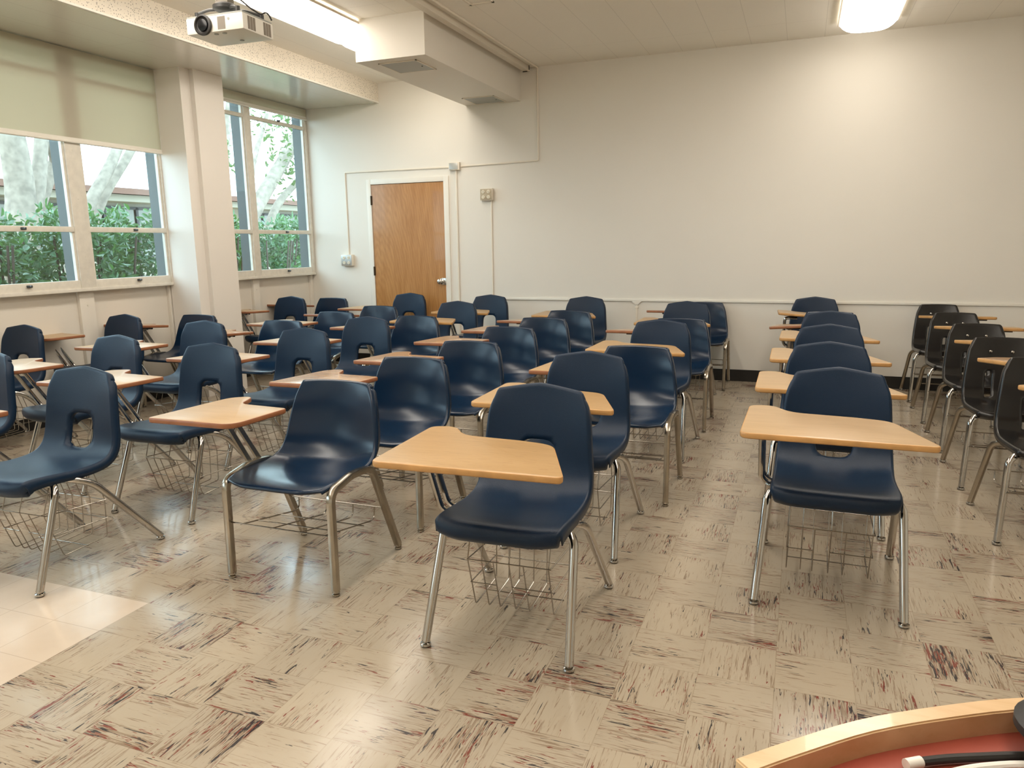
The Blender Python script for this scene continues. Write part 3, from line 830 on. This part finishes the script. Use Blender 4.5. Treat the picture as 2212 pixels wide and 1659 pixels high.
def basket(root):
    b = B(); r = .0024; xs = (-.150, -.098, -.055, .003, .055, .145)
    yf, yb_ = .145, .44
    for i, x in enumerate(xs):
        pts = [(x, .20, .425), (x, yf, .275), (x, .215, .072), (x, yb_, .078), (x, yb_ + .01, .25), (x, .40, .415)]
        if i in (2, 4): pts = pts[1:]
        tube(b, pts, r, 6, rad=.012, seg=2)
    def wx(y, z, a=-.152, c=.152): tube(b, [(a, y, z), (c, y, z)], r, 6)
    wx(yf, .275); wx(.176, .175, -.150, -.055); wx(.176, .175, .003, .152); wx(yb_ + .008, .25); wx(yb_ + .004, .165); wx(.38, .42, -.15, .152); wx(.21, .424, -.15, .152); wx(.33, .075)
    for s in (-1, 1):
        tube(b, [(s * .152, yf, .275), (s * .154, yb_ + .01, .25)], r, 6)
        tube(b, [(s * .152, .176, .175), (s * .154, yb_ + .006, .165)], r, 6)
    return obj('book_basket', b, 'wire', root)

def rack(root, yr=.41, fx=.252, zf=.242, zr=.228):
    b = B(); r = .0035
    tube(b, [(-fx, .012, zf), (fx, .012, zf)], r, 6); tube(b, [(-fx + .01, yr, zr), (fx - .01, yr, zr)], r, 6)
    for x in (-.20 * fx / .252, -.05, .09, .20 * fx / .252):
        tube(b, [(x, .012, zf - .004), (x, yr - .03, .172), (x, yr - .004, .182), (x, yr, zr)], r * .9, 6, rad=.012, seg=2)
    for y, z, a in ((.12, .222, .21), (.27, .196, .23)): tube(b, [(-a * fx / .252, y, z - .004), (a * fx / .252, y, z - .004)], r * .9, 6)
    return obj('book_rack', b, 'wire', root)

def make_A(tab, tm):
    root = empty('tablet_arm_chair')
    link('seat_shell', meshA, root)
    legs_round(root, .255, .640, .405, 'chrome'); basket(root)
    supports(root, tab, 'chrome', -1); tablet_part(root, tab, tm)
    return root

def make_B(tab, tm):
    root = empty('tablet_arm_chair')
    link('seat_shell', meshB, root)
    for s in (-1, 1):
        b = B(); tube(b, [(s * .256, 0, .022), (s * .254, .006, .425), (s * .252, .15, .452), (s * .253, .20, .452)], .0148, 12, rad=[0, .045, .02, 0], sq=True)
        l = obj('leg', b, 'tube', root); glide(l, (s * .256, 0, 0), 0, 'B')
        b = B(); tube(b, [(s * .258, .505, .022), (s * .253, .315, .440), (s * .252, .20, .452), (s * .253, .15, .452)], .0148, 12, rad=[0, .045, .02, 0], sq=True)
        l = obj('leg', b, 'tube', root); glide(l, (s * .258, .505, 0), 0, 'B')
    b = B()
    for y in (.09, .27): tube(b, [(-.253, y, .446), (-.20, y, .408), (.20, y, .408), (.253, y, .446)], .010, 8, rad=.03)
    obj('seat_frame', b, 'tube', root)
    rack(root)
    supports(root, tab, 'tube', -1, True); tablet_part(root, tab, tm)
    return root

def make_K(tab, tm):
    root = empty('tablet_arm_chair')
    link('seat_shell', meshK, root)
    for s in (-1, 1):
        b = B(); tube(b, [(s * .222, 0, .018), (s * .206, .04, .380), (s * .170, .065, .408), (s * .10, .09, .408)], .015, 12, rad=[0, .06, .05, 0])
        l = obj('leg', b, 'chrome', root); glide(l, (s * .222, 0, 0), 0, 'A')
        b = B(); tube(b, [(s * .226, .565, .016), (s * .198, .40, .372), (s * .160, .34, .402), (s * .10, .28, .404)], .015, 12, rad=[0, .08, .06, 0])
        l = obj('leg', b, 'tube', root); glide(l, (s * .226, .565, 0), 0, 'A')
    obj('seat_board', bx(-.14, .14, .09, .34, .388, .399, bev=.003), 'seatboard', root)
    rack(root, .44, .205)
    for x in (-.0545, .0545):
        b = B(); lathe(b, [(.0085, 0), (.008, -.003), (.004, -.005), (0, -.0052)], 14, (x, .5035, .703), 'Y'); obj('rivet', b, 'chrome', root)
    supports(root, tab, 'chrome', 1); t = tablet_part(root, tab, tm, 1)
    return root

def copy_tree(o, parent=None):
    c = o.copy(); COL.objects.link(c); c.parent = parent
    for ch in KIDS[o.name]: copy_tree(ch, c)
    return c

VIS = 'navy '
AH, BS = 'cut-out-back desk chair', 'solid-back desk chair'
# (kind, tablet, tablet material, x, y of front feet, rot deg, tablet tilt deg (front up), tablet roll deg, group, label)
G = {'g': 'chairs in the row along the windows', 'f': 'chairs in the second row from the windows', 'e': 'chairs in the third row from the windows',
     'd': 'chairs in the row of glossy solid backs', 'c': 'chairs in the row left of the aisle', 'r': 'chairs in the row right of the aisle', 'k': 'black chairs in the right-hand row'}
Lr = {'g': 'of the row against the window wall', 'f': 'of the second row from the windows', 'e': 'of the third row from the windows',
      'd': 'of the middle row of solid backs', 'c': 'of the row just left of the aisle', 'r': 'of the row just right of the aisle'}
CH = [
 ('A', 'B', 'oak', -5.20, 3.27, 0, 0, 0, 'g'), ('A', 'B', 'maple', -5.17, 4.12, -2, 0, 0, 'g'), ('B', 'D', 'brown', -5.02, 4.89, 0, 5, 0, 'g'),
 ('A', 'B', 'maple', -5.10, 6.27, -1, 2, 0, 'g'), ('B', 'D', 'brown', -5.02, 7.03, 0, 5, 0, 'g'),
 ('A', 'B', 'oak', -4.07, 2.21, 0, 0, 0, 'f'), ('A', 'B', 'maple', -3.96, 2.95, -2, 0, 0, 'f'), ('A', 'B', 'maple', -4.055, 3.845, 1, 0, 0, 'f'),
 ('B', 'D', 'brown', -3.90, 4.62, 0, 3, 0, 'f'), ('B', 'B', 'maple', -3.91, 5.41, 0, 0, 0, 'f'), ('B', 'D', 'brown', -3.86, 6.10, 0, 5, 0, 'f'),
 ('A', 'B', 'oak', -4.01, 6.97, 1, 0, 0, 'f'),
 ('A', 'B', 'oak', -3.02, 1.934, 1, 0, 0, 'e'), ('A', 'B', 'maple', -3.037, 2.783, 1, 0, 0, 'e'), ('A', 'B', 'maple', -3.01, 3.60, 0, 0, 0, 'e'),
 ('A', 'B', 'maple', -3.01, 4.39, 0, 0, 0, 'e'), ('B', 'D', 'oak', -2.99, 5.23, 0, 2, 0, 'e'), ('A', 'A', 'oak', -2.976, 5.96, 0, 0, 0, 'e'),
 ('A', 'A', 'oak', -3.01, 6.84, -1, 0, 0, 'e'),
 ('B', 'D', 'maple', -1.895, 2.350, 0, 0, 0, 'd'), ('B', 'D', 'brown', -1.893, 3.08, 0, 1, 0, 'd'), ('B', 'D', 'brown', -1.87, 3.79, 0, 1, 0, 'd'),
 ('B', 'D', 'brown', -1.92, 4.61, 0, 1, 0, 'd'), ('B', 'D', 'brown', -1.89, 5.31, 0, 1, 0, 'd'), ('B', 'D', 'brown', -1.87, 5.98, 0, 4, 0, 'd'),
 ('A', 'A', 'oak', -1.943, 6.74, 0, 0, 0, 'd'),
 ('A', 'A', 'oak', -.874, 2.138, 2, 0, 0, 'c'), ('A', 'A', 'oak', -.930, 3.03, 1, 0, 0, 'c'), ('B', 'D', 'oak', -.84, 3.828, 0, 0, 0, 'c'),
 ('A', 'A', 'oak', -.875, 4.665, -1.5, 0, 0, 'c'), ('B', 'D', 'brown', -.835, 5.49, 0, 5, 0, 'c'), ('A', 'A', 'oak', -.91, 6.29, 0, 0, 0, 'c'),
 ('B', 'D', 'brown', -.85, 7.13, 0, 5, 0, 'c'),
 ('A', 'A', 'maple', .165, 2.835, -1, 0, 0, 'r'), ('A', 'A', 'maple', .165, 3.69, 0, 0, 0, 'r'), ('A', 'A', 'maple', .193, 4.585, 0, 0, 0, 'r'),
 ('A', 'A', 'maple', .221, 5.55, -1, 0, 0, 'r'), ('B', 'D', 'brown', .243, 6.29, 0, 4, 4, 'r'), ('A', 'A', 'maple', .163, 7.02, 2, 2, -4, 'r'),
 ('K', 'K', 'oak', 1.118, 3.80, 0, 3, 0, 'k'), ('K', 'K', 'brown', 1.115, 4.622, 0, 3.5, 0, 'k'), ('K', 'K', 'oak', 1.135, 5.42, 0, 5, 0, 'k'),
 ('K', 'K', 'oak', 1.14, 6.263, 0, 4.5, 0, 'k'), ('K', 'K', 'oak', 1.142, 7.08, 0, 4.5, 0, 'k'),
]
nrow = {k: sum(1 for c in CH if c[8] == k) for k in G}
proto, KIDS, idx = {}, {}, {}
for (kind, tab, tm, x, y, rot, tilt, rol, g) in CH:
    i = idx.get(g, 0); idx[g] = i + 1
    key = (kind, tab, tm)
    if key not in proto:
        rt = {'A': make_A, 'B': make_B, 'K': make_K}[kind](tab, tm)
        ks = list(COL.objects)
        for o in ks: KIDS.setdefault(o.name, [])
        for o in ks:
            if o.parent is not None and o not in KIDS[o.parent.name]: KIDS[o.parent.name].append(o)
        proto[key] = rt; o = rt
    else: o = copy_tree(proto[key])
    o.location = (x, y, 0); o.rotation_euler = (0, 0, math.radians(rot))
    last = i == nrow[g] - 1
    which = ('nearest ' if i == 0 else 'farthest ' if last else ORD[i] + ' from the front ')
    if g == 'k': lab = 'black slotted-back desk chair, ' + which + 'of the black row at right'
    else: lab = VIS + (AH if kind == 'A' else BS) + ', ' + which + Lr[g]
    tag(o, lab, 'chair', G[g])
    for ch in o.children:
        if ch.name.startswith('writing_tablet'):
            ch.rotation_euler = (math.radians(-tilt), math.radians(-rol), 0)
            ch.location = (0, 0, ZT + (0.01 if tilt else 0))
            ch['label'] = {'oak': 'golden oak writing tablet', 'maple': 'pale maple writing tablet', 'brown': 'brown writing tablet'}[tm]

# ------------------------------------------------------------------ lectern corner at the lower right
ZL = .95
le = empty('lectern', (0.12, 0.55, 0)); tag(le, 'corner of a wooden lectern with curved raised lip and red inlaid top', 'lectern')
ox, oy = 0.12, 0.55
outer = [(-.0255, .574), (.014, .613), (.071, .665), (.140, .712), (.214, .753), (.33, .798), (.45, .825), (.60, .84)]
outer = [(p[0], p[1]) for p in spline(outer, 4)]
def offs(P, d):
    out = []
    for i, p in enumerate(P):
        a = P[max(i - 1, 0)]; c = P[min(i + 1, len(P) - 1)]
        t = Vector((c[0] - a[0], c[1] - a[1])).normalized(); out.append((p[0] + t.y * d, p[1] - t.x * d))
    return out
inner = offs(outer, .019)
b = B(); n = len(outer)
def wallstrip(P, Q, z0, z1):
    A0 = [b.verts.new((p[0] - ox, p[1] - oy, z1)) for p in P]; A1 = [b.verts.new((p[0] - ox, p[1] - oy, z0)) for p in P]
    C0 = [b.verts.new((p[0] - ox, p[1] - oy, z1)) for p in Q]; C1 = [b.verts.new((p[0] - ox, p[1] - oy, z0)) for p in Q]
    for i in range(len(P) - 1):
        for (a, c) in ((A0, C0), (C0, C1), (C1, A1), (A1, A0)): b.faces.new((a[i], a[i + 1], c[i + 1], c[i]))
    b.faces.new((A0[0], C0[0], C1[0], A1[0])); b.faces.new((A0[-1], A1[-1], C1[-1], C0[-1]))
wallstrip(outer, inner, ZL - .035, ZL)
bmesh.ops.remove_doubles(b, verts=b.verts, dist=1e-5); bmesh.ops.recalc_face_normals(b, faces=b.faces)
bmesh.ops.bevel(b, geom=[e for e in b.edges if e.calc_face_angle(0) > 1.2], offset=.0015, segments=2, affect='EDGES')
obj('raised_lip', b, 'birch', le)
b = B()
ring = [(p[0] - ox, p[1] - oy) for p in inner] + [(.60 - ox, .15 - oy), (.10 - ox, .15 - oy)]
vs = [b.verts.new((x, y, ZL - .022)) for x, y in ring]; ws = [b.verts.new((x, y, ZL - .034)) for x, y in ring]
b.faces.new(vs); b.faces.new(ws[::-1])
for i in range(len(vs)): b.faces.new((vs[i], ws[i], ws[(i + 1) % len(vs)], vs[(i + 1) % len(vs)]))
bmesh.ops.recalc_face_normals(b, faces=b.faces)
obj('red_top', b, 'red', le, 0)
b = B(); box(b, .10 - ox, .55 - ox, .18 - oy, .62 - oy, 0, ZL - .036, .004); obj('body', b, 'birch', le)
# things on the lectern
b = B(); tube(b, [(.118, .6455, ZL - .0165), (.139, .658, ZL - .0168), (.168, .671, ZL - .0168), (.202, .686, ZL - .0168), (.28, .70, ZL - .0168), (.38, .66, ZL - .0168)], .0037, 10, rad=.03)
c = tag(obj('black_cable', b, 'blackrub'), 'thick black cable with a white tip lying across the red lectern top', 'cable')
b = B(); tube(b, [(.1065, .6375, ZL - .0165), (.1185, .6458, ZL - .0165)], .0048, 14); obj('white_tip', b, 'white', c)
b = B(); tube(b, [(.135, .637, ZL - .018), (.158, .654, ZL - .018), (.20, .6755, ZL - .018), (.28, .685, ZL - .018), (.40, .62, ZL - .018)], .0036, 10, rad=.03)
tag(obj('white_cable', b, 'white'), 'white cable lying on the red lectern top below the black one', 'cable')
b = B(); tube(b, [(.12, .615, ZL - .0185), (.142, .643, ZL - .0185), (.168, .648, ZL - .0185), (.21, .625, ZL - .0185), (.27, .55, ZL - .0185)], .0032, 10, rad=.03)
tag(obj('black_cable', b, 'blackrub'), 'thin black cable looped at the very bottom edge of the lectern top', 'cable')
b = B()
lathe(b, [(.0, 0), (.040, 0), (.0445, .005), (.0445, .012), (.038, .018), (.0, .019)], 32)
o = obj('desk_device', b, 'blackrub'); o.location = (.237, .693, ZL + .0005)
b = B(); lathe(b, [(.012, .018), (.012, .028), (0, .029)], 16); obj('button', b, 'dark', o)
tag(o, 'dark rounded device on the lectern, cut off by the right edge', 'device')

# ------------------------------------------------------------------ outside
gz = -0.25
tag(obj('outdoor_ground', bx(-45, XP - 0.37, -20, 60, gz - .2, gz), 'soil', None, 0), 'dry ground outside the windows', 'ground', kind='structure')
# exterior building
bd = empty('building', (-16, 19, gz)); tag(bd, 'low pale building with brown roof edge seen through the windows beyond the hedge', 'building')
def bb(x0, x1, y0, y1, z0, z1): return bx(x0 + 16, x1 + 16, y0 - 19, y1 - 19, z0 - gz, z1 - gz)
obj('wall', bb(-22, -16, 5, 34, gz, 2.55), 'stucco', bd, 0)
obj('fascia', bb(-22.3, -15.3, 4.6, 34.4, 2.50, 2.66), 'stucco', bd, 0)
b = B(); 
vv = [b.verts.new((x + 16, y - 19, z - gz)) for x, y, z in ((-15.1, 4.4, 2.66), (-15.1, 34.6, 2.66), (-19, 34.6, 2.86), (-19, 4.4, 2.86), (-23, 4.4, 2.66), (-23, 34.6, 2.66), (-15.1, 4.4, 2.80), (-15.1, 34.6, 2.80))]
b.faces.new((vv[6], vv[7], vv[2], vv[3])); b.faces.new((vv[0], vv[1], vv[7], vv[6])); b.faces.new((vv[3], vv[2], vv[5], vv[4])); b.faces.new((vv[0], vv[6], vv[3], vv[4])); b.faces.new((vv[1], vv[5], vv[2], vv[7]))
obj('roof', b, 'roofb', bd, 0)
for y in [6.2 + 1.0 * k for k in range(27)]:
    if abs(y - 17.2) < 2.0: continue
    w_ = obj('window', bb(-16.02, -15.96, y, y + .92, 1.2, 2.36), 'bwin', bd, 0)
    b = B()
    for a in ((y - .04, y + .04, 1.15, 2.40), (y, y + 1, 2.35, 2.42), (y, y + 1, 1.14, 1.2)): box(b, -15.98 + 16, -15.92 + 16, a[0] - 19, a[1] - 19, a[2] - gz, a[3] - gz)
    obj('mullion', b, 'bmull', w_, 0)

def leaves(n, fn, size, seed):
    rg = random.Random(seed); b = B()
    for _ in range(n):
        p = Vector(fn(rg)); L_ = size * rg.uniform(.6, 1.25); w = L_ * rg.uniform(.34, .48)
        d = Vector((rg.gauss(0, 1), rg.gauss(0, 1), rg.gauss(.25, .8))).normalized()
        s = d.cross(Vector((rg.gauss(0, 1), rg.gauss(0, 1), rg.gauss(0, 1)))).normalized(); up = s.cross(d) * w * .3
        A = b.verts.new(p); T = b.verts.new(p + d * L_)
        m1, m2 = p + d * L_ * .35, p + d * L_ * .7
        a1, a2 = b.verts.new(m1 + s * w * .5 + up), b.verts.new(m2 + s * w * .42 + up)
        c1, c2 = b.verts.new(m1 - s * w * .5 + up), b.verts.new(m2 - s * w * .42 + up)
        k1, k2 = b.verts.new(m1), b.verts.new(m2)
        b.faces.new((A, a1, k1)); b.faces.new((A, k1, c1)); b.faces.new((a1, a2, k2, k1)); b.faces.new((k1, k2, c2, c1)); b.faces.new((a2, T, k2)); b.faces.new((k2, T, c2))
    return b
def shrub(seed):
    root = empty('hedge_shrub')
    def fn(rg):
        t = rg.random() ** .7
        z = .25 + t * 1.68
        rad = .62 * (1 - .25 * abs(t - .5) * 2)
        a = rg.uniform(0, 2 * math.pi); q = rad * math.sqrt(rg.uniform(.35, 1))
        return (q * math.cos(a) * .8, q * math.sin(a) * 0.95, z + rg.gauss(0, .05) + .10 * math.sin(5 * a + seed))
    obj('foliage', leaves(3400, fn, .095, seed), 'leaf', root, 0)
    b = B(); rg = random.Random(seed + 50)
    for k in range(11):
        x, y = rg.uniform(-.4, .4), rg.uniform(-.6, .6)
        tube(b, [(x * .3, y * .5, 0), (x * .6, y * .8, .6), (x, y, 1.2), (x * 1.2, y * 1.1, 1.75)], .012, 6)
    obj('stem', b, 'twig', root)
    return root
for o in COL.objects: KIDS.setdefault(o.name, [])
sh = [shrub(1), shrub(2)]
for s_ in sh: KIDS[s_.name] = list(s_.children)
for s_ in sh:
    for c_ in s_.children: KIDS[c_.name] = []
spots = [(-7.35, 4.2, .92), (-7.4, 5.15, .95), (-7.3, 6.15, 1.0), (-7.4, 7.15, 1.0), (-7.35, 8.2, 1.0), (-7.3, 9.25, .97), (-7.4, 10.25, 1.0), (-7.35, 11.3, 1.0), (-7.4, 3.2, .9), (-7.3, 12.4, 1.0), (-7.4, 13.5, 1.0)]
names = ['dense green shrub outside the left-edge window pane', 'green shrub outside the left window, leftmost seen in full', 'green shrub outside the left window beside the mullion', 'green shrub outside the left window next to the pillar',
         'green shrub hidden behind the pillar outside', 'green shrub in the narrow pane right of the pillar', 'green shrub outside the corner window pane', 'green shrub outside at the far corner of the window wall', 'green shrub outside, beyond the left edge of the photo', 'last but one green shrub at the far end of the hedge', 'last green shrub at the far end of the hedge']
for k, (x, y, sc) in enumerate(spots):
    o = sh[k] if k < 2 else copy_tree(sh[k % 2])
    o.location = (x, y, gz); o.scale = (1, 1, sc); o.rotation_euler = (0, 0, math.pi * (k // 2 % 2) + .1 * k)
    tag(o, names[k], 'shrub', 'hedge shrubs outside the windows')

def tree(name, label, limbs, crown, seed):
    """limbs: list of (points, radius at base, radius at tip)"""
    root = empty(name, (*limbs[0][0][0][:2], gz)); o0 = Vector((limbs[0][0][0][0], limbs[0][0][0][1], gz))
    for i, (pts, ra, rb) in enumerate(limbs):
        P = spline(pts, 5); m = len(P)
        b = B(); tube(b, [Vector(p) - o0 for p in P], ra, 12, taper=[ra + (rb - ra) * k / (m - 1) for k in range(m)])
        obj('trunk' if i == 0 else 'branch', b, 'bark', root)
    if crown:
        cx, cy, cz, rr, nn = crown
        def fn(rg):
            v = Vector((rg.gauss(0, 1), rg.gauss(0, 1), rg.gauss(0, 1))).normalized() * rr * rg.uniform(.3, 1)
            return (cx + v.x - o0.x, cy + v.y - o0.y, cz + v.z * .8 - o0.z)
        obj('foliage', leaves(nn, fn, .13, seed), 'treeleaf', root, 0)
    tag(root, label, 'tree', 'leaning pale trees outside the windows')
tree('pale_tree', 'thick pale tree trunk filling the left edge of the left window', [([(-9.6, 7.0, gz), (-9.7, 7.2, 1.2), (-9.7, 7.35, 2.2), (-9.6, 7.2, 3.4), (-9.4, 6.9, 5.0)], .24, .12),
     ([(-9.7, 7.2, 1.3), (-9.8, 7.65, 2.1), (-9.9, 7.95, 3.0), (-9.9, 8.3, 4.5)], .12, .07), ([(-9.7, 7.1, .8), (-9.2, 6.6, 1.6), (-9.0, 6.0, 2.4)], .12, .06)], (-9.6, 7.2, 5.2, 1.8, 700), 11)
tree('pale_tree', 'slim leaning tree at the right of the left-hand window pane', [([(-9.9, 7.3, gz), (-10, 7.7, 1.6), (-10, 8.15, 2.6), (-10, 8.7, 4.2)], .11, .05),
     ([(-10, 8.15, 2.5), (-9.8, 7.9, 3.2), (-9.7, 7.9, 4.2)], .04, .02)], (-10, 8.6, 4.8, 1.3, 350), 12)
tree('pale_tree', 'first of two parallel leaning trunks in the middle window pane', [([(-10, 7.7, gz), (-10, 8.5, 1.75), (-10, 9.2, 2.75), (-10, 10.2, 4.4)], .12, .06)], (-10, 10.2, 5.0, 1.3, 350), 13)
tree('pale_tree', 'second of two parallel leaning trunks in the middle window pane', [([(-10.2, 8.0, gz), (-10.2, 8.9, 1.85), (-10.2, 9.8, 3.0), (-10.2, 10.9, 4.6)], .10, .05)], (-10.2, 10.9, 5.1, 1.2, 300), 14)
tree('pale_tree', 'broad leaning tree crossing the corner window pane', [([(-10, 10.7, gz), (-10, 12.0, 1.6), (-10, 12.6, 2.25), (-10, 13.9, 3.55), (-10, 15.2, 5.0)], .20, .09),
     ([(-10, 12.3, 2.0), (-10.1, 12.6, 2.9), (-10.2, 13.3, 4.0)], .07, .04)], (-10, 14.2, 4.3, 1.6, 900), 15)
tree('pale_tree', 'thin leaning tree lower in the corner window pane', [([(-10, 11.8, gz), (-10, 12.9, 1.9), (-10, 14.0, 2.8), (-10, 15.6, 4.0)], .10, .05)], (-9.5, 13.7, 2.9, 1.0, 420), 16)
tree('pale_tree', 'dark upright tree seen in the narrow pane right of the pillar', [([(-10, 11.3, gz), (-10, 11.5, 1.8), (-10, 11.75, 3.2), (-10, 12.1, 4.4)], .13, .06)], (-10, 11.2, 2.9, .7, 260), 17)
